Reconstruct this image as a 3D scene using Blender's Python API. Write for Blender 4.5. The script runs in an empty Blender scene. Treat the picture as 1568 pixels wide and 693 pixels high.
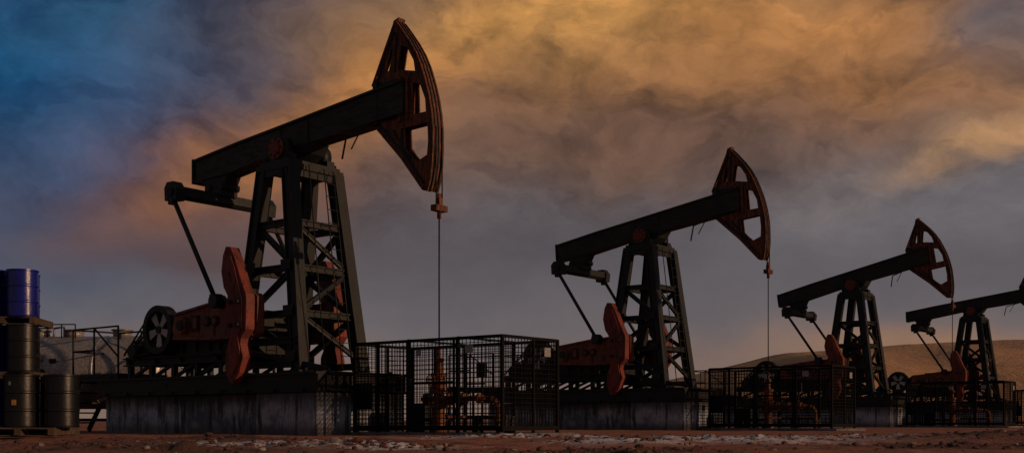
import bpy, bmesh, math, random
from mathutils import Vector, Matrix, noise
from mathutils.geometry import tessellate_polygon
random.seed(7)
sc = bpy.context.scene
COL = sc.collection
def lin(c):
    o=[]
    for v in c:
        v=v/255.0
        o.append(v/12.92 if v<=0.04045 else ((v+0.055)/1.055)**2.4)
    return (o[0],o[1],o[2],1.0)

# ------------------------------------------------------------ node helpers
class NT:
    def __init__(s,tree):
        s.t=tree; s.n=tree.nodes; s.l=tree.links
    def put(s,sock,v):
        if hasattr(v,'is_output') : s.l.new(v,sock)
        else: sock.default_value=v
    def math(s,op,a,b=0.0,c=None,clamp=False):
        n=s.n.new('ShaderNodeMath'); n.operation=op; n.use_clamp=clamp
        s.put(n.inputs[0],a); s.put(n.inputs[1],b)
        if c is not None: s.put(n.inputs[2],c)
        return n.outputs[0]
    def noise(s,vec,scale,detail=6,rough=0.55,dist=0.0,color=False):
        n=s.n.new('ShaderNodeTexNoise'); n.inputs['Scale'].default_value=scale
        n.inputs['Detail'].default_value=detail; n.inputs['Roughness'].default_value=rough
        n.inputs['Distortion'].default_value=dist
        if vec is not None: s.l.new(vec,n.inputs['Vector'])
        return n.outputs['Color'] if color else n.outputs['Fac']
    def comb(s,x,y,z):
        n=s.n.new('ShaderNodeCombineXYZ')
        s.put(n.inputs[0],x); s.put(n.inputs[1],y); s.put(n.inputs[2],z); return n.outputs[0]
    def sep(s,v):
        n=s.n.new('ShaderNodeSeparateXYZ'); s.l.new(v,n.inputs[0]); return n.outputs
    def mix(s,f,a,b,mode='MIX'):
        n=s.n.new('ShaderNodeMix'); n.data_type='RGBA'; n.blend_type=mode
        s.put(n.inputs[0],f); s.put(n.inputs[6],a); s.put(n.inputs[7],b); return n.outputs[2]
    def mrange(s,v,a,b,c=0.0,d=1.0,smooth=True):
        n=s.n.new('ShaderNodeMapRange')
        if smooth: n.interpolation_type='SMOOTHSTEP'
        s.put(n.inputs[0],v); n.inputs[1].default_value=a; n.inputs[2].default_value=b
        n.inputs[3].default_value=c; n.inputs[4].default_value=d; return n.outputs[0]
    def mapping(s,v,scale=(1,1,1),rot=(0,0,0),loc=(0,0,0)):
        n=s.n.new('ShaderNodeMapping'); s.l.new(v,n.inputs[0])
        n.inputs['Location'].default_value=loc; n.inputs['Rotation'].default_value=rot; n.inputs['Scale'].default_value=scale
        return n.outputs[0]

def newmat(name):
    m=bpy.data.materials.new(name); m.use_nodes=True
    nt=NT(m.node_tree); b=m.node_tree.nodes['Principled BSDF']
    return m,nt,b
def objco(nt):
    n=nt.n.new('ShaderNodeTexCoord'); return n.outputs['Object']
def bump(nt,b,h,st,dist=0.02):
    n=nt.n.new('ShaderNodeBump'); n.inputs['Strength'].default_value=st; n.inputs['Distance'].default_value=dist
    nt.l.new(h,n.inputs['Height']); nt.l.new(n.outputs[0],b.inputs['Normal'])

def painted(name,base,second,rust,amount=0.5,rough=0.5,metal=0.0,streak=(1,1,0.35),scale=3.0,spec=0.5):
    m,nt,b=newmat(name); co=objco(nt)
    co2=nt.mapping(co,scale=streak)
    n1=nt.noise(co,scale*0.5,3,0.6)
    c=nt.mix(nt.mrange(n1,0.35,0.65),base,second)
    n2=nt.noise(co2,scale*2.2,5,0.72,0.4)
    f=nt.mrange(n2,0.66-amount*0.25,0.76-amount*0.2)
    c=nt.mix(f,c,rust)
    n3=nt.noise(co,scale*12,2,0.7)
    c=nt.mix(nt.mrange(n3,0.3,0.7,0.0,0.5),c,(0.01,0.01,0.011,1),'MIX')
    nt.l.new(c,b.inputs['Base Color'])
    r=nt.math('ADD',nt.math('MULTIPLY',f,0.35),nt.math('MULTIPLY_ADD',n3,0.3,rough-0.15),clamp=True)
    nt.l.new(r,b.inputs['Roughness']); b.inputs['Metallic'].default_value=metal
    b.inputs['Specular IOR Level'].default_value=spec
    bump(nt,b,n2,0.4,0.012)
    return m
M={}
M['steel']=painted('dark_green_steel',(0.013,0.019,0.020,1),(0.006,0.009,0.011,1),(0.045,0.024,0.017,1),0.45,0.55,spec=.3)
M['beamsteel']=painted('weathered_beam_steel',(0.010,0.015,0.015,1),(0.026,0.030,0.028,1),(0.045,0.026,0.018,1),0.7,0.55,spec=.3,streak=(.35,1,2.0),scale=4)
M['black']=painted('black_steel',(0.006,0.0065,0.008,1),(0.011,0.011,0.013,1),(0.028,0.015,0.01,1),0.25,0.6,spec=.3)
M['wire']=painted('fence_wire',(0.004,0.004,0.005,1),(0.006,0.006,0.007,1),(0.012,0.008,0.006,1),0.25,0.8,spec=.1)
M['head']=painted('rusty_horsehead',(0.085,0.030,0.018,1),(0.016,0.010,0.009,1),(0.27,0.085,0.034,1),0.85,0.6,streak=(5.0,5.0,0.5),scale=2.6,spec=.3)
M['red']=painted('red_counterweight_paint',(0.24,0.044,0.030,1),(0.14,0.032,0.024,1),(0.07,0.028,0.02,1),0.6,0.6,spec=.3)
M['orange']=painted('orange_crank_paint',(0.26,0.074,0.036,1),(0.17,0.052,0.028,1),(0.05,0.026,0.02,1),0.65,0.55,spec=.3)
M['pipe']=painted('orange_pipe_paint',(0.21,0.062,0.022,1),(0.14,0.045,0.02,1),(0.05,0.025,0.018,1),0.55,0.5,spec=.3)
M['pale']=painted('pale_fan_paint',(0.55,0.55,0.56,1),(0.40,0.41,0.42,1),(0.2,0.17,0.15,1),0.3,0.45)
M['tank']=painted('tank_grey_paint',(0.36,0.33,0.32,1),(0.27,0.25,0.25,1),(0.14,0.075,0.05,1),0.4,0.4,metal=0.2,streak=(1,1,.3),scale=1.6)
M['blue']=painted('blue_drum_paint',(0.003,0.008,0.26,1),(0.002,0.006,0.17,1),(0.01,0.012,0.04,1),0.15,0.28)
M['drumblack']=painted('black_drum_paint',(0.003,0.004,0.006,1),(0.005,0.006,0.008,1),(0.012,0.009,0.008,1),0.15,0.36,spec=.35)
M['wood']=painted('weathered_pallet_wood',(0.12,0.072,0.042,1),(0.07,0.045,0.03,1),(0.03,0.02,0.017,1),0.6,0.85,streak=(.4,3,3))
M['sign']=painted('white_sign',(0.32,0.32,0.32,1),(0.25,0.25,0.26,1),(0.12,0.09,0.08,1),0.3,0.6)
M['label']=painted('hazard_label',(0.42,0.20,0.05,1),(0.3,0.14,0.04,1),(0.1,0.06,0.04,1),0.3,0.6)

# concrete
def concrete():
    m,nt,b=newmat('stained_concrete'); co=objco(nt)
    n1=nt.noise(co,1.3,7,0.68); n2=nt.noise(nt.mapping(co,scale=(2.2,2.2,0.3)),2.6,6,0.65)
    n3=nt.noise(co,26,4,0.7)
    c=nt.mix(nt.mrange(n1,0.38,0.62),(0.12,0.135,0.165,1),(0.42,0.45,0.51,1))
    c=nt.mix(nt.mrange(n2,0.50,0.62),c,(0.05,0.053,0.062,1))
    z=nt.sep(co)[2]
    c=nt.mix(nt.math('MULTIPLY',nt.mrange(nt.math('ADD',z,nt.math('MULTIPLY',n2,0.8)),0.8,1.2),0.85),c,(0.04,0.042,0.047,1))
    c=nt.mix(nt.math('MULTIPLY',nt.mrange(nt.math('ADD',z,nt.math('MULTIPLY',n1,-0.3)),-0.1,0.12,1.0,0.0),0.7),c,(0.09,0.055,0.045,1))
    c=nt.mix(nt.mrange(n3,0.5,0.72,0,0.6),c,(0.09,0.09,0.095,1))
    nt.l.new(c,b.inputs['Base Color']); b.inputs['Roughness'].default_value=0.9
    bump(nt,b,nt.math('ADD',n3,n1),0.6,0.03)
    return m
M['concrete']=concrete()

# ------------------------------------------------------------ mesh builder
class MB:
    def __init__(s): s.v=[]; s.f=[]; s.m=[]; s.s=[]; s.slots=[]
    def mi(s,k):
        if k not in s.slots: s.slots.append(k)
        return s.slots.index(k)
    def add(s,vs,fs,mat,smooth=None):
        o=len(s.v); s.v+= [Vector(v) for v in vs]; k=s.mi(mat)
        for i,f in enumerate(fs):
            s.f.append([o+j for j in f]); s.m.append(k); s.s.append(bool(smooth[i]) if smooth else False)
    def box(s,c,d,mat,R=None):
        vs=[]
        for x in(-.5,.5):
            for y in(-.5,.5):
                for z in(-.5,.5):
                    p=Vector((x*d[0],y*d[1],z*d[2]))
                    if R is not None: p=R@p
                    vs.append(p+Vector(c))
        s.add(vs,[(0,1,3,2),(4,6,7,5),(0,4,5,1),(2,3,7,6),(0,2,6,4),(1,5,7,3)],mat)
    def frame(s,p0,p1,up=(0,0,1)):
        d=(Vector(p1)-Vector(p0)); L=d.length; d.normalize(); up=Vector(up)
        if abs(d.dot(up))>0.98: up=Vector((1,0,0))
        side=d.cross(up).normalized(); u2=side.cross(d).normalized()
        R=Matrix((d,side,u2)).transposed(); return R,L
    def bar(s,p0,p1,w,h,mat,up=(0,0,1)):
        R,L=s.frame(p0,p1,up); s.box((Vector(p0)+Vector(p1))/2,(L,w,h),mat,R)
    def ibeam(s,p0,p1,w,h,mat,tf=0.03,tw=0.04,up=(0,0,1)):
        R,L=s.frame(p0,p1,up); c=(Vector(p0)+Vector(p1))/2
        s.box(c,(L,tw,h-2*tf),mat,R)
        s.box(c+R@Vector((0,0,(h-tf)/2)),(L,w,tf),mat,R)
        s.box(c+R@Vector((0,0,-(h-tf)/2)),(L,w,tf),mat,R)
    def cyl(s,p0,p1,r0,mat,r1=None,n=16):
        if r1 is None: r1=r0
        R,L=s.frame(p0,p1); vs=[]
        for k,(p,r) in enumerate(((Vector(p0),r0),(Vector(p1),r1))):
            for i in range(n):
                a=2*math.pi*i/n; vs.append(p+R@Vector((0,math.cos(a)*r,math.sin(a)*r)))
        fs=[(i,(i+1)%n,n+(i+1)%n,n+i) for i in range(n)]+[tuple(range(n)),tuple(range(2*n-1,n-1,-1))]
        s.add(vs,fs,mat,[1]*n+[0,0])
    def lathe(s,p0,axis,prof,mat,n=24,segmats=None):
        p0=Vector(p0); R,_=s.frame(p0,p0+Vector(axis)); vs=[]
        for (t,r) in prof:
            for i in range(n):
                a=2*math.pi*i/n; vs.append(p0+R@Vector((t,math.cos(a)*r,math.sin(a)*r)))
        for k in range(len(prof)-1):
            fs=[(i,(i+1)%n,n+(i+1)%n,n+i) for i in range(n)]
            sub=vs[k*n:(k+2)*n]; s.add(sub,fs,segmats[k] if segmats else mat,[1]*n)
        s.add(vs[:n],[tuple(range(n))],mat); s.add(vs[-n:],[tuple(range(n))],mat)
    def tube(s,pts,r,mat,n=8):
        for a,b in zip(pts[:-1],pts[1:]): s.cyl(a,b,r,mat,n=n)
    def prism(s,outline,v0,v1,mat,holes=()):
        loops=[[Vector((p[0],p[1],0)) for p in outline]]+[[Vector((p[0],p[1],0)) for p in h] for h in holes]
        tris=tessellate_polygon(loops); flat=[p for l in loops for p in l]; N=len(flat)
        vs=[(p.x,v0,p.y) for p in flat]+[(p.x,v1,p.y) for p in flat]
        fs=[tuple(t) for t in tris]+[tuple(N+i for i in reversed(t)) for t in tris]
        o=0
        for l in loops:
            n=len(l)
            for i in range(n):
                a=o+i; b=o+(i+1)%n; fs.append((a,b,N+b,N+a))
            o+=n
        s.add(vs,fs,mat)
    def mesh(s,name,shift=(0,0,0)):
        me=bpy.data.meshes.new(name); sh=Vector(shift)
        me.from_pydata([tuple(v-sh) for v in s.v],[],s.f)
        for k in s.slots: me.materials.append(M[k])
        for p,k,sm in zip(me.polygons,s.m,s.s): p.material_index=k; p.use_smooth=sm
        bm=bmesh.new(); bm.from_mesh(me); bmesh.ops.recalc_face_normals(bm,faces=bm.faces); bm.to_mesh(me); bm.free()
        me.update(); return me
def obj(name,me,parent=None,loc=(0,0,0),rot=(0,0,0),bev=0):
    o=bpy.data.objects.new(name,me); COL.objects.link(o); o.location=loc; o.rotation_euler=rot
    if parent: o.parent=parent
    if bev:
        b=o.modifiers.new('bevel','BEVEL'); b.width=bev; b.segments=2; b.limit_method='ANGLE'
    return o
def empty(name,loc,rz=0):
    e=bpy.data.objects.new(name,None); COL.objects.link(e); e.location=loc; e.rotation_euler=(0,0,rz); e.empty_display_size=.3; return e

PZ=6.25
# ---------------- tower
def m_tower():
    b=MB(); zb,zt=1.31,5.82
    def P(su,sv,z):
        t=(z-zb)/(zt-zb); return Vector((su*(1.03+(0.42-1.03)*t),sv*(0.9+(0.66-0.9)*t),z))
    for su in(-1,1):
        for sv in(-1,1):
            b.ibeam(P(su,sv,zb),P(su,sv,zt),.28,.29,'steel',tf=.035,tw=.05,up=(1,0,0))
            b.box(P(su,sv,zb+.02),(.5,.5,.05),'steel')
            b.box(P(su,sv,zb+.02)-Vector((0,sv*.15,0))+Vector((0,0,.1)),(.06,.06,.2),'steel')
            b.bar(P(su,sv,zb),P(su,sv,zt),.20,.262,'steel',up=(1,0,0))
    lv=[1.62,2.60,3.60,4.60,5.6]
    for z in lv[1:4]:
        for sv in(-1,1): b.ibeam(P(-1,sv,z),P(1,sv,z),.12,.15,'steel')
        for su in(-1,1): b.ibeam(P(su,-1,z),P(su,1,z),.12,.15,'steel')
    for sv in(-1,1): b.ibeam(P(-1,sv,1.5),P(1,sv,1.5),.12,.15,'steel')
    for i in range(3):
        z0,z1=lv[i],lv[i+1]; k=1 if i%2 else -1
        for sv in(-1,1): b.ibeam(P(k*sv,sv,z0),P(-k*sv,sv,z1),.10,.12,'steel',tf=.025)
        b.ibeam(P(1,-k,z0),P(1,k,z1),.09,.10,'steel',tf=.02)
    for i in range(3):
        z0=lv[i]
        for su in(-1,1):
            for sv in(-1,1): b.box(P(su,sv,z0+.05)+Vector((-su*.13,sv*.16,0)),(.3,.015,.22),'steel')
    b.box((0,0,5.85),(1.10,1.60,.12),'steel'); b.box((0,0,5.95),(.98,1.5,.08),'steel')
    b.box((0,-.75,5.72),(.9,.06,.16),'steel'); b.box((.47,0,5.72),(.06,1.3,.16),'steel')
    for u in(-.35,.35):
        for v in(-.7,.7): b.cyl((u,v,5.95),(u,v,6.08),.05,'black',n=8)
    for sv in(-1,1):
        v0,v1=sv*.44,sv*.68
        b.cyl((0,v0,PZ+.02),(0,v1,PZ+.02),.29,'steel',n=24)
        b.box((0,(v0+v1)/2,6.06),(.78,.22,.18),'steel')
        b.cyl((0,v1,PZ+.02),(0,v1+sv*.05,PZ+.02),.235,'orange',n=24)
        b.cyl((0,v1+sv*.05,PZ+.02),(0,v1+sv*.08,PZ+.02),.15,'red',n=20)
        for i in range(8):
            a=i*math.pi/4; b.cyl((.19*math.cos(a),v1+sv*.05,PZ+.02+.19*math.sin(a)),(.19*math.cos(a),v1+sv*.075,PZ+.02+.19*math.sin(a)),.022,'black',n=6)
    for v in(.12,.42):
        b.cyl((1.24,v,1.4),(0.66,v*.9,5.85),.014,'steel',n=6)
    for i in range(15):
        t=i/15; u=1.24+(.66-1.24)*t; z=1.4+4.45*t
        b.cyl((u,.12,z),(u,.42,z),.009,'steel',n=6)
    b.cyl((1.2,-.35,1.4),(.62,-.3,5.9),.014,'black',n=6)
    return b.mesh('samson_post')
# ---------------- walking beam + horsehead
OUT=[(3.0,8.46),(3.12,8.52),(3.30,8.30),(3.50,8.04),(3.67,7.78),(3.81,7.50),(3.92,7.2),(4.03,6.85),(4.10,6.5),(4.14,6.15),(4.14,5.8),(4.12,5.45),(4.07,5.15),(4.0,4.93),(3.85,4.97),(3.24,5.70),(2.60,6.4),(2.40,6.55),(2.40,7.32),(2.60,7.44)]
def m_beam():
    b=MB()
    top=[(-3.65,6.61),(-2.0,6.79),(0,6.97),(2.47,7.2),(3.35,7.27)]
    bot=[(-3.60,6.08),(-3.2,6.1),(-2.4,6.12),(-.9,6.3),(-.3,6.36),(1.2,6.46),(2.6,6.56),(3.35,6.6)]
    b.prism(top+bot[::-1],-.185,.185,'beamsteel')
    for pts,sg in((top,1),(bot,-1)):
        for p,q in zip(pts[:-1],pts[1:]):
            b.bar((p[0],0,p[1]-sg*.01),(q[0]+.01,0,q[1]-sg*.01),.46,.05,'beamsteel')
    b.box((-3.66,0,6.34),(.05,.48,.60),'beamsteel')
    for u,z0,z1 in((-.45,6.38,6.9),(.45,6.42,6.98)):
        b.box((u,0,(z0+z1)/2),(.03,.42,z1-z0),'beamsteel')
    for i in range(7):
        for z in(.12,-.12): 
            b.cyl((1.5+i*.11,-.2,6.82+z+i*.01),(1.5+i*.11,-.176,6.82+z+i*.01),.018,'black',n=6)
    b.prism([(-.62,6.33),(.62,6.42),(.45,6.2),(.22,6.08),(-.22,6.08),(-.45,6.18)],-.3,.3,'steel')
    b.cyl((0,-.5,PZ+.02),(0,.5,PZ+.02),.14,'black',n=20)
    b.prism([(-3.2,6.07),(-2.35,6.1),(-2.5,5.86),(-2.62,5.66),(-2.98,5.66),(-3.08,5.86)],-.2,.2,'black')
    b.cyl((-3.05,-.26,5.85),(-3.05,.26,5.85),.09,'black',n=12)
    b.cyl((-2.55,-.26,5.85),(-2.55,.26,5.85),.09,'black',n=12)
    H=[[(2.80,7.56),(2.94,7.56),(2.98,7.98),(2.92,8.0)],
       [(3.12,7.54),(3.62,7.42),(3.58,7.64),(3.40,7.94),(3.22,8.02)],
       [(3.54,7.20),(3.76,7.12),(3.90,6.8),(3.92,6.54),(3.56,6.54)],
       [(3.32,6.30),(3.96,6.32),(3.98,5.95),(3.95,5.66),(3.66,5.56),(3.34,5.88)]]
    t=.085
    for v0,v1 in((-t-.03,-t),(t,t+.03)): b.prism(OUT,v0,v1,'head',H)
    arc=OUT[1:14]
    for off,w,tt in((0,.34,.04),(-.07,.27,.03)):
        for p,q in zip(arc[:-1],arc[1:]):
            d=(Vector((q[0],q[1]))-Vector((p[0],p[1]))).normalized(); n=Vector((-d.y,d.x))
            if n.x<0:n=-n
            P0=(p[0]+n.x*off-d.x*.01,0,p[1]+n.y*off-d.y*.01);P1=(q[0]+n.x*off+d.x*.01,0,q[1]+n.y*off+d.y*.01)
            b.bar(P0,P1,w,tt,'head',up=(n.x,0,n.y))
    for v in(-.1,0,.1):
        for p,q in zip(arc[:-1],arc[1:]):
            d=(Vector((q[0],q[1]))-Vector((p[0],p[1]))).normalized(); n=Vector((-d.y,d.x))
            if n.x<0:n=-n
            b.bar((p[0]+n.x*.025,v,p[1]+n.y*.025),(q[0]+n.x*.025,v,q[1]+n.y*.025),.025,.03,'black',up=(n.x,0,n.y))
    for p,q in(((2.40,7.32),(3.02,8.47)),((2.40,6.55),(3.24,5.70)),((3.24,5.70),(3.85,4.97))):
        b.bar((p[0],0,p[1]),(q[0],0,q[1]),.27,.04,'head',up=(1,0,0))
    # raised stiffening strips on the side plates
    for sv in(-1,1):
        for p,q in(((2.52,7.36),(3.04,8.34)),((2.52,6.56),(3.26,5.84)),((3.26,5.84),(3.86,5.10)),((3.06,7.5),(3.10,8.3)),((3.26,6.3),(3.26,5.95)),((3.0,6.3),(3.5,5.65))):
            b.bar((p[0],sv*.125,p[1]),(q[0],sv*.125,q[1]),.02,.05,'black')
    for p,q in(((2.5,7.44),(3.72,7.30)),((2.5,6.46),(3.95,6.43))):
        b.bar((p[0],0,p[1]),(q[0],0,q[1]),.2,.04,'head')
    b.box((2.85,0,6.93),(.78,.30,.80),'black'); b.box((3.22,0,6.9),(.08,.34,.92),'head'); b.box((3.42,0,6.9),(.08,.32,.86),'head')
    b.box((2.55,0,6.93),(.10,.38,.92),'beamsteel')
    for z in(6.62,6.8,7.06,7.24):
        for sv in(-1,1): b.cyl((2.72,sv*.15,z),(2.72,sv*.175,z),.03,'steel',n=8)
    b.prism([(2.95,8.42),(3.12,8.52),(3.15,8.62),(3.0,8.58)],-.10,.10,'head')
    b.tube([(2.45,-.2,6.5),(1.75,-.25,6.35),(1.62,-.25,5.88)],.022,'black',n=6)
    b.tube([(2.2,-.2,6.52),(1.9,-.25,6.05)],.015,'black',n=6)
    return b.mesh('walking_beam',shift=(0,0,PZ))
def m_eq():
    b=MB()
    b.cyl((0,-1.4,0),(0,1.4,0),.155,'steel',n=16)
    b.box((0,0,0.02),(.34,2.5,.2),'steel')
    for sv in(-1,1):
        b.prism([(-.22,-.2),(.2,-.22),(.24,.05),(.1,.22),(-.14,.22),(-.24,.1)],sv*1.34-.12,sv*1.34+.12,'steel')
        b.cyl((-.0,sv*1.46,-.02),(0,sv*1.50,-.02),.1,'black',n=12)
    b.box((0,0,.14),(.5,.5,.14),'black')
    return b.mesh('equalizer_bar')
# ---------------- cranks & weights (two lobes with a waist either side of the crank arm)
WT=[(-.76,3.9),(-.66,4.08),(-.5,4.06),(-.33,3.76),(-.16,3.36),(-.06,3.16),(0.02,3.02),(0.04,2.9),(0.02,2.25),(-.14,2.06),(-.16,1.94),(-.08,1.66),(-.2,1.32),(-.4,1.08),(-.56,1.12),(-.68,1.42),(-.66,1.78),(-.54,2.0),(-.56,2.14),(-.68,2.35),(-.66,2.82),(-.60,3.0),(-.74,3.2),(-.82,3.55)]
WT=[(u-.06,z) for u,z in WT]
def m_crank():
    b=MB()
    for sv in(-1,1):
        a0,a1=sorted((sv*1.02,sv*1.22))
        arm=[(-3.0,2.15),(-3.08,2.42),(-2.95,2.78),(-1.6,2.95),(-.1,3.06),(0.0,2.98),(0.0,2.2),(-.12,2.1),(-1.5,2.08)]
        b.prism(arm,a0,a1,'orange')
        o=sv*1.245
        for p,q in(((-2.95,2.74),(-1.6,2.91)),((-1.6,2.91),(-.1,3.02)),((-3.0,2.19),(-1.5,2.12)),((-1.5,2.12),(-.1,2.14))):
            b.bar((p[0],o,p[1]),(q[0],o,q[1]),.06,.06,'orange')
        b.cyl((-2.6,sv*1.2,2.47),(-2.6,sv*1.34,2.47),.2,'orange',n=20)
        b.cyl((-2.6,sv*1.33,2.47),(-2.6,sv*1.37,2.47),.12,'black',n=16)
        b.box((-2.15,sv*1.235,2.5),(.22,.05,.36),'black'); b.box((-2.15,sv*1.25,2.5),(.14,.05,.24),'orange')
        for u in(-1.75,-1.45):
            b.cyl((u,sv*1.21,2.52),(u,sv*1.262,2.52),.12,'black',n=16)
            b.cyl((u,sv*1.26,2.52),(u,sv*1.275,2.52),.07,'orange',n=10)
        w0,w1=sorted((sv*1.262,sv*1.5))
        b.prism(WT,w0,w1,'red')
        inner=[(-.41+(p[0]+.41)*.72,2.6+(p[1]-2.6)*.86) for p in WT]
        w2,w3=sorted((sv*1.5,sv*1.53)); b.prism(inner,w2,w3,'red')
        for z in(2.35,2.85): 
            for u in(-.5,-.25): b.cyl((u,sv*1.5,z),(u,sv*1.6,z),.05,'black',n=8)
        b.cyl((-1.2,sv*1.2,2.93),(-1.2,sv*1.5,2.93),.15,'steel',n=16)
    b.cyl((-2.6,-1.05,2.47),(-2.6,1.05,2.47),.16,'black',n=16)
    return b.mesh('crank_and_counterweights')
def m_drive():
    b=MB()
    for v in(-.85,.85):
        b.ibeam((-5.5,v,1.72),(-.9,v,1.72),.2,.2,'black')
        for i,u in enumerate((-5.3,-4.4,-3.5,-2.6,-1.7,-1.0)):
            b.bar((u,v,1.3),(u,v,1.64),.12,.12,'black')
            if i<5: b.bar((u+.06,v,1.33),(u+.8,v,1.62),.07,.07,'black')
    for u in(-5.3,-4.2,-3.2,-1.8): b.ibeam((u,-.95,1.74),(u,.95,1.74),.14,.14,'black')
    b.box((-4.6,0,1.84),(1.7,1.8,.03),'black')
    b.prism([(-3.5,1.84),(-1.5,1.84),(-1.45,2.3),(-1.75,2.72),(-2.3,2.86),(-3.1,2.82),(-3.55,2.5)],-.8,.8,'steel')
    b.prism([(-3.6,2.3),(-1.4,2.3),(-1.4,2.38),(-3.6,2.38)],-.88,.88,'steel')
    for u in(-3.2,-2.7,-2.2,-1.8): b.box((u,0,2.2),(.05,1.72,.6),'steel')
    b.cyl((-2.6,-.8,2.47),(-2.6,-1.0,2.47),.32,'black',n=20)
    b.cyl((-2.6,.8,2.47),(-2.6,1.0,2.47),.32,'black',n=20)
    b.box((-2.4,0,2.9),(.4,.5,.1),'black')
    b.box((-1.0,.0,2.1),(.5,1.1,.6),'black'); b.box((-.7,-.5,2.55),(.45,.3,.4),'black')
    b.ibeam((-1.5,-.95,2.45),(-.6,-.95,2.45),.14,.18,'black')
    b.ibeam((-1.5,-.95,2.0),(1.0,-.95,2.0),.14,.16,'black')
    b.bar((1.9,-.9,1.36),(-1.0,-.9,1.86),.1,.1,'black')
    c=Vector((-3.85,-.98,2.45))
    n=32
    for (w,a,bb,mt) in((.26,.58,.44,'black'),(.06,.45,.40,'steel')):
        o=[(c.x+a*math.cos(2*math.pi*i/n),c.z+a*math.sin(2*math.pi*i/n)) for i in range(n)]
        h=[(c.x+bb*math.cos(2*math.pi*i/n),c.z+bb*math.sin(2*math.pi*i/n)) for i in range(n)]
        b.prism(o,c.y-w/2,c.y+w/2,mt,[h])
    b.cyl((c.x,c.y-.1,c.z),(c.x,c.y+.5,c.z),.09,'black',n=16)
    b.cyl((c.x,c.y+.02,c.z),(c.x,c.y+.04,c.z),.41,'steel',n=28)
    for i in range(5):
        a=i*2*math.pi/5+.9; d=Vector((math.cos(a),0,math.sin(a))); t=Vector((-math.sin(a),0,math.cos(a)))
        b.prism([(c.x+d.x*.07-t.x*.05,c.z+d.z*.07-t.z*.05),(c.x+d.x*.41-t.x*.10,c.z+d.z*.41-t.z*.10),(c.x+d.x*.42+t.x*.13,c.z+d.z*.42+t.z*.13),(c.x+d.x*.07+t.x*.05,c.z+d.z*.07+t.z*.05)],c.y-.05-.004*i,c.y-.03-.004*i,'pale')
    m=Vector((-4.95,-.98,1.98))
    b.cyl((m.x,-1.08,m.z),(m.x,-.9,m.z),.17,'black',n=20)
    b.lathe((m.x,-.8,m.z),(0,1,0),[(0,.18),(.04,.27),(.7,.27),(.74,.29),(.95,.27),(1.0,.2)],'black',n=20)
    for i in range(14):
        a=2*math.pi*i/14; b.box((m.x+.28*math.cos(a),-.4,m.z+.28*math.sin(a)),(.05,.6,.02),'black',Matrix.Rotation(-a,3,'Y'))
    b.box((m.x,-.4,m.z-.3),(.5,.6,.12),'black'); b.box((m.x+.1,-.35,m.z+.36),(.24,.26,.16),'black')
    for dv in(-.05,0.05):
        b.bar((m.x-.13,m.y+dv,m.z+.12),(c.x-.42,c.y+dv,c.z+.36),.03,.03,'black')
        b.bar((m.x+.12,m.y+dv,m.z-.13),(c.x+.32,c.y+dv,c.z-.45),.03,.03,'black')
    for k in range(3):
        P=[(-5.3+.18*k+1.1*t,-1.05+.1*k,1.88+.34*math.sin(t*math.pi)*(1+.3*k)) for t in [i/9 for i in range(10)]]
        b.tube(P,.025,'black',n=6)
    b.box((-4.3,.3,2.15),(.5,.5,.6),'black'); b.box((-4.1,-.6,2.0),(.3,.3,.3),'steel')
    b.box((-5.3,.6,2.0),(.35,.3,.35),'black')
    return b.mesh('gearbox_and_motor')
def m_skid():
    b=MB()
    for v in(-1.2,1.2):
        b.ibeam((-6.05,v,1.09),(2.02,v,1.09),.3,.42,'black',tf=.05,tw=.2)
    for u in(-6.0,-4.5,-3,-1.5,0,1.2,1.98): b.ibeam((u,-1.05,1.09),(u,1.05,1.09),.22,.38,'black')
    b.box((-2,0,1.305),(8.0,2.3,.02),'black')
    for u in(-5.5,-3.6,-2.1,-.6,.6,1.6):
        for sv in(-1,1): b.cyl((u,sv*1.26,1.3),(u,sv*1.26,1.38),.035,'black',n=6)
    for i in range(9): b.box((-5.6+i*.9,-1.385,.93),(.12,.04,.08),'black')
    return b.mesh('skid_frame')
def m_foot():
    b=MB()
    for (u0,u1,v) in((-5.92,-3.09,1.16),(-3.03,0.0,1.08),(0.06,1.98,1.30)):
        b.box(((u0+u1)/2,0,.37),(u1-u0,2*v,1.0),'concrete')
    me=b.mesh('concrete_footing'); return me
def m_platform():
    b=MB()
    b.box((-7.2,.0,1.46),(2.2,1.5,.05),'black')
    for v in(-.72,.72): b.ibeam((-8.3,v,1.38),(-6.06,v,1.38),.08,.12,'black')
    for u in(-8.2,-6.2):
        for v in(-.7,.7): b.bar((u,v,1.33),(u,v,0),.07,.07,'black')
    posts=[(-8.2,-.7),(-7.2,-.7),(-8.2,.7),(-7.2,.7),(-6.1,.7),(-6.1,-.7),(-5.2,.9)]
    for u,v in posts: b.cyl((u,v,1.45),(u,v,2.68),.026,'black',n=8)
    for z in(2.1,2.68):
        b.tube([(-7.2,-.7,z),(-8.2,-.7,z),(-8.2,.7,z),(-6.1,.7,z),(-5.2,.9,z)],.024,'black')
    b.tube([(-6.1,-.7,2.68),(-7.2,-.7,2.68)],.024,'black'); b.tube([(-7.2,-.7,2.68),(-6.1,-.7,1.9)],.024,'black')
    for i in range(5):
        b.box((-8.35-.22*i,0,1.3-.27*i),(.24,.9,.04),'black')
    for v in(-.47,.47): b.bar((-8.2,v,1.42),(-9.4,v,0.0),.04,.16,'black')
    return b.mesh('motor_platform_railing')
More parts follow.
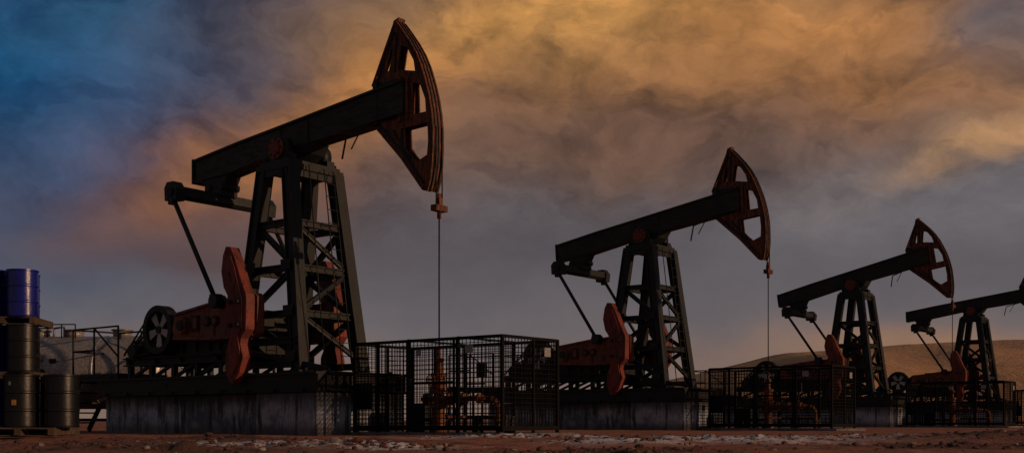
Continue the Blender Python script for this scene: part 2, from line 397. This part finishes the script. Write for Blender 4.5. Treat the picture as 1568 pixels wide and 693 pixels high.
def m_fence():
    b=MB(); L,W,H=3.97,1.78,1.87
    g=.098; w=.0125
    def side(p,q,skip=False):
        p=Vector(p);q=Vector(q);d=q-p;Ln=d.length;d.normalize()
        n=int(Ln/g)
        for i in range(1,n): 
            c=p+d*(i*Ln/n); b.bar(c+Vector((0,0,.1)),c+Vector((0,0,H-.03)),w,w,'wire')
        m=int((H-.1)/g)
        for i in range(1,m):
            z=.1+i*(H-.12)/m; b.bar(p+Vector((0,0,z)),q+Vector((0,0,z)),w,w,'wire')
        for z,h in((H-.02,.06),(.1,.09)): b.bar(p+Vector((0,0,z)),q+Vector((0,0,z)),.045,h,'wire')
    C=[(-L,0,0),(0,0,0),(0,W,0),(-L,W,0)]
    for i in range(4): side(C[i],C[(i+1)%4])
    for fx in(0,.17,.385,.72,1.0):
        for y in(0,W): b.box((-L+fx*L,y,H/2),(.06,.06,H),'wire')
    for y in(W*.55,): 
        for x in(-L,0): b.box((x,y,H/2),(.05,.05,H),'wire')
    b.box((-L+.405*L,-.03,H/2),(.04,.03,H-.1),'wire'); b.box((-L+.70*L,-.03,H/2),(.04,.03,H-.1),'wire')
    b.bar((-L+.41*L,-.03,1.0),(-L+.70*L,-.03,1.0),.02,.04,'wire')
    for fx in(.2,.9): b.bar((-L+fx*L,-.03,.95),(-L+(fx-.12 if fx>.5 else fx+.14)*L,-.03,.95),.02,.03,'wire')
    b.box((-L+.80*L,-.035,1.63),(.2,.012,.16),'sign'); b.box((-L+.47*L,-.05,1.6),(.15,.012,.13),'sign')
    b.box((.04,W*.78,1.6),(.012,.2,.18),'sign')
    b.box((-L+.415*L,-.06,1.02),(.06,.04,.14),'steel')
    for fx in(.385,.72): b.bar((-L+fx*L,0,H),(-L+fx*L,W,H),.04,.04,'wire')
    b.box((-L+.2,.08,.75),(.45,.02,.55),'black')
    return b.mesh('wire_mesh_fence')
def m_slab():
    b=MB(); b.box((-2.0,.9,.0),(4.5,2.3,.09),'concrete'); return b.mesh('slab')
def m_well():
    b=MB()
    prof=[(0,.2),(.06,.2),(.07,.12),(.5,.12),(.51,.2),(.58,.2),(.59,.11),(.78,.11),(.79,.17),(.86,.17),(.87,.12),(1.02,.14),(1.12,.12),(1.13,.17),(1.2,.17),(1.21,.07),(1.42,.065),(1.43,.1),(1.5,.1),(1.52,.04),(1.7,.035)]
    b.lathe((0,0,0.04),(0,0,1),prof,'pipe',n=16)
    b.cyl((-.3,0,.72),(.3,0,.72),.07,'pipe'); b.cyl((.28,0,.72),(.34,0,.72),.13,'pipe'); b.cyl((-.36,0,.72),(-.3,0,.72),.13,'pipe')
    b.cyl((-.36,0,.72),(-.45,0,.72),.05,'steel')
    for p,d in(((0,-.25,1.1),(0,-1,0)),((.45,0,.95),(0,0,1))):
        P=Vector(p);D=Vector(d); b.cyl(P-D*.2,P,.02,'steel',n=8)
        n=12;R,_=b.frame(P,P+D)
        ring=[P+R@Vector((0,.11*math.cos(2*math.pi*i/n),.11*math.sin(2*math.pi*i/n))) for i in range(n+1)]
        b.tube(ring,.012,'red',n=5); b.cyl(ring[0],ring[6],.01,'red',n=5); b.cyl(ring[3],ring[9],.01,'red',n=5)
    b.lathe((.34,0,.72),(1,0,0),[(0,.1),(.05,.1),(.06,.07),(.2,.09),(.3,.07),(.31,.12),(.36,.12)],'pipe',n=14)
    b.tube([(.7,0,.72),(1.25,.05,.72)],.055,'pipe',n=10)
    b.tube([(1.25,.05,.72),(1.38,.06,.69),(1.45,.07,.62),(1.48,.07,.5),(1.48,.07,0.0)],.055,'pipe',n=10)
    b.cyl((1.0,.03,.72),(1.06,.03,.72),.1,'pipe'); b.cyl((1.48,.07,.25),(1.48,.07,.31),.1,'pipe')
    b.tube([(0,.1,.35),(0,.6,.35),(.1,.75,.35),(1.0,.75,.35),(1.25,.75,.35),(1.3,.75,.0)],.045,'pipe',n=8)
    b.tube([(-.1,0,.3),(-.9,.1,.3),(-1.0,.15,.0)],.035,'black',n=8)
    b.box((-1.1,.7,.35),(.5,.4,.6),'black'); b.tube([(.8,.4,.0),(.8,.4,1.3)],.025,'black'); b.box((.8,.38,1.3),(.22,.08,.28),'black')
    b.tube([(-.5,.3,0),(-.5,.3,1.0)],.03,'black'); b.box((1.0,.5,.35),(.9,.3,.06),'black')
    for u in(.6,1.4): b.box((u,.5,.18),(.05,.3,.35),'black')
    return b.mesh('wellhead')
MT=dict(t=m_tower(),b=m_beam(),e=m_eq(),c=m_crank(),d=m_drive(),s=m_skid(),f=m_foot(),p=m_platform())
ME_F,ME_S,ME_W=m_fence(),m_slab(),m_well()
A=-math.radians(38)
def jack(X,Y,phi,fs=0.0):
    R=empty('pumpjack',(X,Y,0),A); ph=math.radians(phi)
    obj('samson_post',MT['t'],R); 
    obj('walking_beam_with_horsehead',MT['b'],R,(0,0,PZ),(0,-ph,0))
    obj('crank_and_counterweights',MT['c'],R,bev=.012)
    obj('gearbox_and_motor',MT['d'],R); obj('skid_frame',MT['s'],R)
    obj('concrete_footing',MT['f'],R,bev=.02); obj('motor_platform_railing',MT['p'],R)
    r=Matrix.Rotation(-ph,3,'Y')@Vector((-2.8,0,5.56-PZ)); e=(r.x,0,r.z+PZ)
    obj('equalizer_bar',MT['e'],R,e)
    b=MB()
    for sv in(-1,1):
        v=sv*1.4
        b.cyl((e[0],v,e[2]-.12),(-1.2,v,2.95),.055,'steel',n=10)
        b.box((-1.2,v,2.93),(.26,.16,.3),'steel'); b.box((e[0],v,e[2]-.2),(.16,.14,.2),'steel')
    obj('pitman_arms',b.mesh('pitman_arms'),R)
    b=MB(); zc=4.56+4.1*ph; uc=4.18
    for v in(-.09,.09): b.cyl((uc,v,6.2),(uc,v,zc),.014,'black',n=6)
    b.box((uc,0,zc),(.16,.34,.12),'head'); b.box((uc,0,zc+.13),(.1,.1,.16),'pipe'); b.cyl((uc,0,zc-.2),(uc,0,zc+.3),.045,'head',n=10)
    b.cyl((uc,0,1.6),(uc,0,zc),.016,'black',n=8)
    obj('bridle_and_polished_rod',b.mesh('bridle'),R)
    Fv=Vector((math.cos(A),math.sin(A),0)); Tv=Vector((-math.sin(A),math.cos(A),0)); O=Vector((X,Y,0))
    w=obj('wellhead',ME_W,None,O+Fv*4.18,(0,0,A))
    p=O+Fv*(6.08+fs)-Tv*.34
    f=empty('wire_mesh_fence',p+Vector((0,0,.04)),A)
    obj('mesh_panels',ME_F,f)
    obj('fence_slab',ME_S,f,(0,0,-.04))
    return R
jack(-4.765,25.0,0)
jack(4.56,36.6,3.8,.25)
jack(15.44,49.8,7.8,.25)
jack(25.6,61.5,2.5)

# ---------------- drums & pallets
def m_drum(col,lab):
    b=MB(); r=.285;H=.88
    prof=[(0,.27),(0,r+.006),(.02,r+.008),(.03,r-.003),(.26,r-.003),(.275,r+.008),(.30,r+.008),(.315,r-.003),(.56,r-.003),(.575,r+.008),(.60,r+.008),(.615,r-.003),(.85,r-.003),(.86,r+.008),(.885,r+.008),(.885,r-.012),(.865,r-.014)]
    b.lathe((0,0,0),(0,0,1),prof,col,n=36)
    b.cyl((.15,0,.865),(.15,0,.885),.035,'steel',n=12); b.cyl((-.17,.05,.865),(-.17,.05,.88),.02,'steel',n=10)
    if lab:
        n=6;a0,a1=-1.70,-1.42;vs=[]
        for i in range(n+1):
            a=a0+(a1-a0)*i/n
            for z in(.37,.46): vs.append(((r+.003)*math.cos(a),(r+.003)*math.sin(a),z))
        b.add(vs,[(2*i,2*i+2,2*i+3,2*i+1) for i in range(n)],'label')
        vs=[]
        for i in range(n+1):
            a=-1.9+.16*i/n
            for z in(.70,.76): vs.append(((r+.003)*math.cos(a),(r+.003)*math.sin(a),z))
        b.add(vs,[(2*i,2*i+2,2*i+3,2*i+1) for i in range(n)],'sign')
    return b.mesh('oil_drum')
DB,DK,DN=m_drum('blue',False),m_drum('drumblack',True),m_drum('drumblack',False)
def m_pallet():
    b=MB()
    for i in range(7): b.box((0,-.54+i*.18,.13),(1.2,.12,.024),'wood')
    for x in(-.55,0,.55): b.box((x,0,.068),(.1,1.2,.1),'wood')
    for y in(-.5,0,.5): b.box((0,y,.01),(1.2,.12,.018),'wood')
    return b.mesh('wooden_pallet')
MP=m_pallet()
def drum(x,y,z,me,r=0): obj('oil_drum',me,None,(x,y,z),(0,0,r))
def pallet(x,y,z,r=0): obj('wooden_pallet',MP,None,(x,y,z),(0,0,r))
pallet(-8.2,18.95,.03,.03); pallet(-9.5,19.0,.03,-.02)
for k,(x,y) in enumerate(((-8.27,18.7),(-7.62,18.78),(-8.95,18.72),(-8.55,19.32),(-7.93,19.4))): drum(x,y,.175,DK if k in(0,) else DN,random.uniform(-.1,.25))
for z in(.03,1.06,2.09):
    pallet(-9.62,21.35,z,.12)
    for i,(x,y) in enumerate(((-9.26,21.0),(-9.88,21.02),(-9.5,21.62),(-10.1,21.64))):
        me=DB if (z>2 or i in(1,3)) else DN
        drum(x,y,z+.145,me,random.uniform(-.4,1.5))
# ---------------- storage tank
b=MB(); R0=1.02
prof=[(0,.15),(.05,.5),(.15,.78),(.3,.95),(.45,R0),(.46,R0+.02),(.52,R0+.02),(.53,R0),(1.9,R0),(1.91,R0+.012),(1.96,R0+.012),(1.97,R0),(3.5,R0),(3.51,R0+.012),(3.56,R0+.012),(3.57,R0),(5.0,R0),(5.01,R0+.02),(5.07,R0+.02),(5.08,R0),(5.22,.95),(5.37,.78),(5.47,.5),(5.52,.15)]
b.lathe((-2.76,0,1.62),(1,0,0),prof,'tank',n=40)
for x in(-1.7,1.7):
    b.prism([(x-.2,0),(x+.2,0),(x+.2,.95),(x-.2,.95)],-.8,.8,'steel')
    b.prism([(x-.35,0.0),(x+.35,0.0),(x+.35,.12),(x-.35,.12)],-1.0,1.0,'concrete')
for x in(-1.2,-.2,1.2): b.cyl((x,0,2.6),(x,0,2.78),.25,'tank',n=20); b.cyl((x,0,2.78),(x,0,2.82),.3,'tank',n=20)
for x in(-1.6,-1.2,-.8,-.4,0.0): b.cyl((x,-.35,2.55),(x,-.35,2.95),.018,'steel',n=6)
b.tube([(-1.6,-.35,2.95),(0,-.35,2.95)],.018,'steel'); b.tube([(-.7,-.2,2.6),(-.7,-.2,2.85),(-.4,-.2,2.9),(-.4,-.2,2.6)],.03,'tank')
b.cyl((-.6,-1.0,1.62),(-.6,-1.1,1.62),.06,'steel'); b.box((-.3,-1.03,1.9),(.2,.02,.12),'black')
b.tube([(.2,-1.03,1.4),(.2,-1.15,1.4),(.2,-1.15,.3),(1.6,-1.15,.3)],.04,'steel')
obj('storage_tank',b.mesh('storage_tank'),None,(-12.1,31.2,0),(0,0,-.1))

# ---------------- ground
def axis(dense0,dense1,step,far0,far1):
    xs=[];x=dense0
    while x<dense1: xs.append(x); x+=step
    s=step
    while x<far1: xs.append(x); s*=1.25; x+=s
    xs.append(far1)
    lo=[];x=dense0;s=step
    while True:
        s*=1.25; x-=s
        if x<far0: break
        lo.append(x)
    lo.append(far0); return lo[::-1]+xs
xs=axis(-12,15,.08,-4000,4000); ys=axis(8.5,27,.08,-3000,4000)
PATCH=[(-2.7,12.9,1.0,1.0),(-1.5,11.9,.7,.5),(1.3,14.2,.8,.8),(3.3,16.2,1.5,1.2),(5.2,18.8,1.5,1.0),(7.0,21.5,1.8,1.2),(0.2,19.0,1.6,.5)]
DARK=[(-5.0,13.0,2.2,1.3),(-3.6,10.9,1.6,.7),(7.4,16.8,1.8,1.5),(1.0,10.6,1.2,.5),(-4.5,17,2,.8),(4.6,12.2,1.4,.8)]
def gsum(L,x,y): return sum(math.exp(-((x-a)/c)**2-((y-b_)/d)**2) for a,b_,c,d in L)
def gh(x,y):
    d=math.hypot(x,y)
    a=.045 if d>9 else .045*max(.2,d/9)
    h=noise.fractal(Vector((x*.9,y*.9,1.3)),.9,2.1,5)*a
    h+=noise.fractal(Vector((x*.25,y*.25,7.3)),1,2,3)*.03
    if 8<y<30 and -13<x<16:
        k=min(1,gsum(PATCH,x,y)+gsum(DARK,x,y))
        h+=k*(.09*abs(noise.fractal(Vector((x*3.0,y*3.0,4)),.6,2.2,5))+.01)
        h+=.09*math.exp(-((x-7.9)/1.6)**2-((y-17.2)/1.6)**2)
    far=max(0,min(1,(d-60)/60)); h*=1-far
    k=max(0,min(1,(y-19)/4)); 
    return h*(1-.6*k)-.01-.012*k
V=[(x,y,gh(x,y)) for y in ys for x in xs]; nx=len(xs)
Fc=[(j*nx+i,j*nx+i+1,(j+1)*nx+i+1,(j+1)*nx+i) for j in range(len(ys)-1) for i in range(nx-1)]
me=bpy.data.meshes.new('ground'); me.from_pydata(V,[],Fc)
ca=me.color_attributes.new('soil','FLOAT_COLOR','POINT')
for i,v in enumerate(V):
    if 8<v[1]<30 and -13<v[0]<16: ca.data[i].color=(min(1,gsum(PATCH,v[0],v[1])),min(1,gsum(DARK,v[0],v[1])),0,1)
    else: ca.data[i].color=(0,0,0,1)
for p in me.polygons: p.use_smooth=True
m,nt,bs=newmat('red_brown_dirt'); co=objco(nt)
at=nt.n.new('ShaderNodeAttribute'); at.attribute_name='soil'; ac=nt.sep(at.outputs['Color'])
n1=nt.noise(co,.35,4,.6); n2=nt.noise(co,2.3,7,.68,.3); n3=nt.noise(co,17,4,.7); n4=nt.noise(nt.mapping(co,scale=(.6,1.0,1),loc=(3.1,1.7,0)),.8,6,.7,.5)
c=nt.mix(nt.mrange(n1,.35,.65),(.36,.115,.055,1),(.25,.082,.044,1))
c=nt.mix(nt.mrange(n2,.48,.68),c,(.08,.034,.026,1))
c=nt.mix(nt.mrange(n3,.5,.7,0,.6),c,(.40,.15,.085,1))
pm=nt.math('MULTIPLY',nt.math('ADD',nt.mrange(n4,.60,.70,0,.6),nt.math('MULTIPLY',ac[0],1.4)),nt.mrange(n2,.41,.49))
c=nt.mix(nt.math('MINIMUM',pm,1.0),c,(.62,.61,.64,1))
c=nt.mix(nt.math('MULTIPLY',nt.math('MAXIMUM',nt.mrange(n4,.42,.34,0,.8),nt.math('MULTIPLY',ac[1],nt.mrange(n2,.62,.5))),.9),c,(.02,.014,.013,1))
nt.l.new(c,bs.inputs['Base Color']); bs.inputs['Roughness'].default_value=.9
bump(nt,bs,nt.math('ADD',n2,n3),.8,.04)
me.materials.append(m); obj('ground',me)

# rubble
b=MB(); M['stone_d']=painted('dark_stone',(.08,.034,.026,1),(.13,.05,.034,1),(.02,.015,.014,1),.3,.9)
M['stone_p']=painted('pale_stone',(.30,.27,.26,1),(.20,.17,.16,1),(.1,.07,.06,1),.3,.9)
ico=bmesh.new(); bmesh.ops.create_icosphere(ico,subdivisions=1,radius=1); IV=[v.co.copy() for v in ico.verts]; IF=[[v.index for v in f.verts] for f in ico.faces]; ico.free()
clusters=[(a,b_,c*1.1,d*1.1,.35) for a,b_,c,d in PATCH]+[(a,b_,c*1.1,d,.05) for a,b_,c,d in DARK]
for i in range(3600):
    if random.random()<.88:
        cx,cy,sx,sy,pp=random.choice(clusters); x=random.gauss(cx,sx*.6); y=random.gauss(cy,sy*.6); mx=.045
    else: x=random.uniform(-12,15); y=random.uniform(9.5,27); pp=.1; mx=.018
    if 20.3<y and -8<x<2: continue
    s=.006+mx*random.random()**3.5
    Rm=Matrix.Rotation(random.random()*6,3,'Z')@Matrix.Rotation(random.random()*6,3,'X')
    sc3=(s*random.uniform(.8,1.6),s*random.uniform(.7,1.2),s*random.uniform(.5,.9)); k=Vector((x,y,gh(x,y)+s*.1))
    b.add([Vector(((Rm@v).x*sc3[0]*random.uniform(.8,1.2),(Rm@v).y*sc3[1],(Rm@v).z*sc3[2]))+k for v in IV],IF,'stone_p' if random.random()<pp else 'stone_d')
obj('rubble',b.mesh('rubble'))

# ---------------- hills
V=[];Fc=[];nx,ny=300,40
for j in range(ny):
    t=j/(ny-1); y=620+t*700
    for i in range(nx):
        x=-900+i*2600/(nx-1)
        ax=x/1000.
        prof=54*max(0,min(1,(ax-.02)/.20))**.7*(1+.45*max(0,min(1,(ax-.2)/.5)))
        prof+=4*(noise.fractal(Vector((ax*3,.3,2)),1,2,3))
        s=min(1,t*2.6); s=math.sin(s*math.pi/2)
        n=noise.fractal(Vector((x*.007,y*.009,4)),.9,2.1,5)
        r=abs(noise.noise(Vector((x*.012+.3*n,y*.004,9))))
        V.append((x,y,-2+s*max(2,prof)+(n*6-7*r)*math.sin(min(1,t*2.6)*math.pi)*min(1,prof/20)+n*1.2*min(1,prof/20)))
for j in range(ny-1):
    for i in range(nx-1): Fc.append((j*nx+i,j*nx+i+1,(j+1)*nx+i+1,(j+1)*nx+i))
me=bpy.data.meshes.new('hills'); me.from_pydata(V,[],Fc)
for p in me.polygons: p.use_smooth=True
m,nt,bs=newmat('dry_hill_soil'); co=objco(nt)
n1=nt.noise(nt.mapping(co,scale=(1,.5,3)),.012,6,.65); n2=nt.noise(co,.09,4,.7)
c=nt.mix(nt.mrange(n1,.4,.62),(.56,.31,.15,1),(.42,.24,.14,1)); c=nt.mix(nt.mrange(n2,.5,.7,0,.4),c,(.28,.17,.11,1))
nt.l.new(c,bs.inputs['Base Color']); bs.inputs['Roughness'].default_value=1
bump(nt,bs,n2,.4,4)
me.materials.append(m); obj('hills',me)

# ---------------- world sky
SUN_AZ,SUN_EL=math.radians(114),math.radians(12)
w=bpy.data.worlds.new('World'); sc.world=w; w.use_nodes=True; nt=NT(w.node_tree)
w.cycles.sampling_method='MANUAL'; w.cycles.sample_map_resolution=128
bg=nt.n['Background']; tc=nt.n.new('ShaderNodeTexCoord'); D=tc.outputs['Generated']
x,y,z=nt.sep(D); az=nt.math('ARCTAN2',x,y); el=z
P=nt.comb(az,el,0.0)
def warp(v,scale,amp,detail=3,off=0.0):
    c=nt.noise(nt.mapping(v,scale=(1,1.5,1),loc=(off,off*.7,off)),scale,detail,.55,color=True)
    s=nt.sep(c); a=nt.sep(v)
    return nt.comb(nt.math('MULTIPLY_ADD',nt.math('SUBTRACT',s[0],.5),amp,a[0]),nt.math('MULTIPLY_ADD',nt.math('SUBTRACT',s[1],.5),amp*.65,a[1]),0.0)
Pw=warp(P,7.0,.12,6,1.3)
pa=nt.sep(Pw)
cr=nt.n.new('ShaderNodeValToRGB'); nt.l.new(nt.math('MULTIPLY',pa[1],2.5),cr.inputs[0])
stops=[(0.0,(126,104,94)),(.06,(126,105,98)),(.2,(105,98,103)),(.38,(90,86,93)),(.55,(86,80,84)),(.75,(92,80,76)),(1.0,(74,74,82))]
e=cr.color_ramp.elements
e[0].position=0; e[0].color=lin(stops[0][1]); e[1].position=1; e[1].color=lin(stops[-1][1])
for p,cc in stops[1:-1]:
    q=e.new(p); q.color=lin(cc)
col=cr.outputs[0]
def blob(col,px,py,sx,sy,c,wt,rot=0.0,src=None):
    a=(px-784)/1700; bb=(642-py)/1700; A0=math.atan(a); E0=bb/math.sqrt(1+a*a+bb*bb)
    s=pa if src is None else src
    dx=nt.math('SUBTRACT',s[0],A0); dy=nt.math('SUBTRACT',s[1],E0)
    cr_,sr=math.cos(rot),math.sin(rot)
    u=nt.math('ADD',nt.math('MULTIPLY',dx,cr_/sx),nt.math('MULTIPLY',dy,sr/sx))
    v=nt.math('ADD',nt.math('MULTIPLY',dx,-sr/sy),nt.math('MULTIPLY',dy,cr_/sy))
    r=nt.math('ADD',nt.math('MULTIPLY',u,u),nt.math('MULTIPLY',v,v))
    g=nt.math('MULTIPLY',nt.math('EXPONENT',nt.math('MULTIPLY',r,-1.0)),wt,clamp=True)
    return nt.mix(g,col,lin(c))
col=blob(col,950,120,.42,.08,(128,90,64),.95,.02)
col=blob(col,850,370,.24,.035,(88,82,88),.8)
col=blob(col,340,80,.13,.06,(64,66,82),.9,.3)
col=blob(col,20,380,.09,.05,(74,84,100),.8)
col=blob(col,270,275,.15,.055,(112,72,54),1.0,.1)
col=blob(col,260,372,.10,.025,(90,68,64),.9,.0)
col=blob(col,10,90,.15,.13,(22,74,116),1.0,.35)
col=blob(col,150,20,.10,.035,(34,76,110),.85,.3)
col=blob(col,420,215,.15,.024,(150,98,62),.9,.45)
col=blob(col,620,115,.13,.03,(178,120,72),.95,.5)
col=blob(col,930,20,.19,.035,(206,148,82),1.0,.05)
col=blob(col,1250,50,.17,.03,(176,120,72),.95,-.1)
col=blob(col,1330,140,.17,.03,(158,108,68),.9,-.1)
col=blob(col,1000,215,.22,.024,(104,77,66),.85,.05)
col=blob(col,1550,30,.05,.035,(92,88,96),.8)
col=blob(col,1480,300,.17,.035,(120,114,118),.85,.15)
col=blob(col,1540,205,.08,.014,(178,134,96),.9,.35)
col=blob(col,1560,540,.2,.02,(170,122,84),.6)
nA=nt.noise(nt.mapping(Pw,scale=(1,1.7,1),rot=(0,0,.3)),9,8,.6)
nB=nt.noise(nt.mapping(Pw,scale=(1,1.8,1),rot=(0,0,.35),loc=(4,2,0)),30,7,.66)
nC=nt.noise(nt.mapping(Pw,scale=(1,1.9,1),rot=(0,0,.25),loc=(9,5,0)),12,8,.58)
e0=nt.sep(P)[1]; hi=nt.mrange(e0,.13,.23)
lum=nt.math('ADD',nt.mrange(nA,.34,.66,.66,1.38,False),nt.mrange(nB,.3,.7,-.15,.18,False))
lum=nt.math('ADD',nt.math('MULTIPLY',nt.math('SUBTRACT',lum,1.0),nt.math('MULTIPLY_ADD',hi,.82,.18)),1.0)
lm=nt.math('MULTIPLY',lum,.94)
col=nt.mix(1.0,col,nt.comb(lm,nt.math('MULTIPLY',nt.math('POWER',lum,.95),.95),nt.math('MULTIPLY',nt.math('POWER',lum,.85),.92)),'MULTIPLY')
shade=nt.math('MULTIPLY',nt.mrange(nC,.50,.59),nt.math('MULTIPLY',hi,.55))
col=nt.mix(shade,col,nt.mix(1.0,col,(.60,.64,.74,1),'MULTIPLY'))
sky=nt.n.new('ShaderNodeTexSky'); sky.sky_type='NISHITA'; sky.sun_disc=False; sky.sun_elevation=SUN_EL; sky.sun_rotation=SUN_AZ
tot=nt.mix(1.0,col,nt.mix(1.0,sky.outputs[0],(.001,.001,.001,1),'MULTIPLY'),'ADD')
nt.l.new(tot,bg.inputs[0]); bg.inputs[1].default_value=1.0

sd=bpy.data.lights.new('sun','SUN'); sd.energy=2.0; sd.angle=math.radians(.6); sd.color=(1,.60,.34)
so=bpy.data.objects.new('sun',sd); COL.objects.link(so)
dv=Vector((math.sin(SUN_AZ)*math.cos(SUN_EL),math.cos(SUN_AZ)*math.cos(SUN_EL),math.sin(SUN_EL)))
so.rotation_euler=dv.to_track_quat('Z','Y').to_euler()

cd=bpy.data.cameras.new('camera'); cd.lens=39.03; cd.sensor_width=36; cd.shift_y=.1885; cd.clip_end=8000; cd.clip_start=.05
cam=bpy.data.objects.new('camera',cd); COL.objects.link(cam); cam.location=(0,0,.3); cam.rotation_euler=(math.pi/2,0,0)
sc.camera=cam
sc.view_settings.view_transform='Standard'; sc.view_settings.look='None'; sc.view_settings.exposure=0
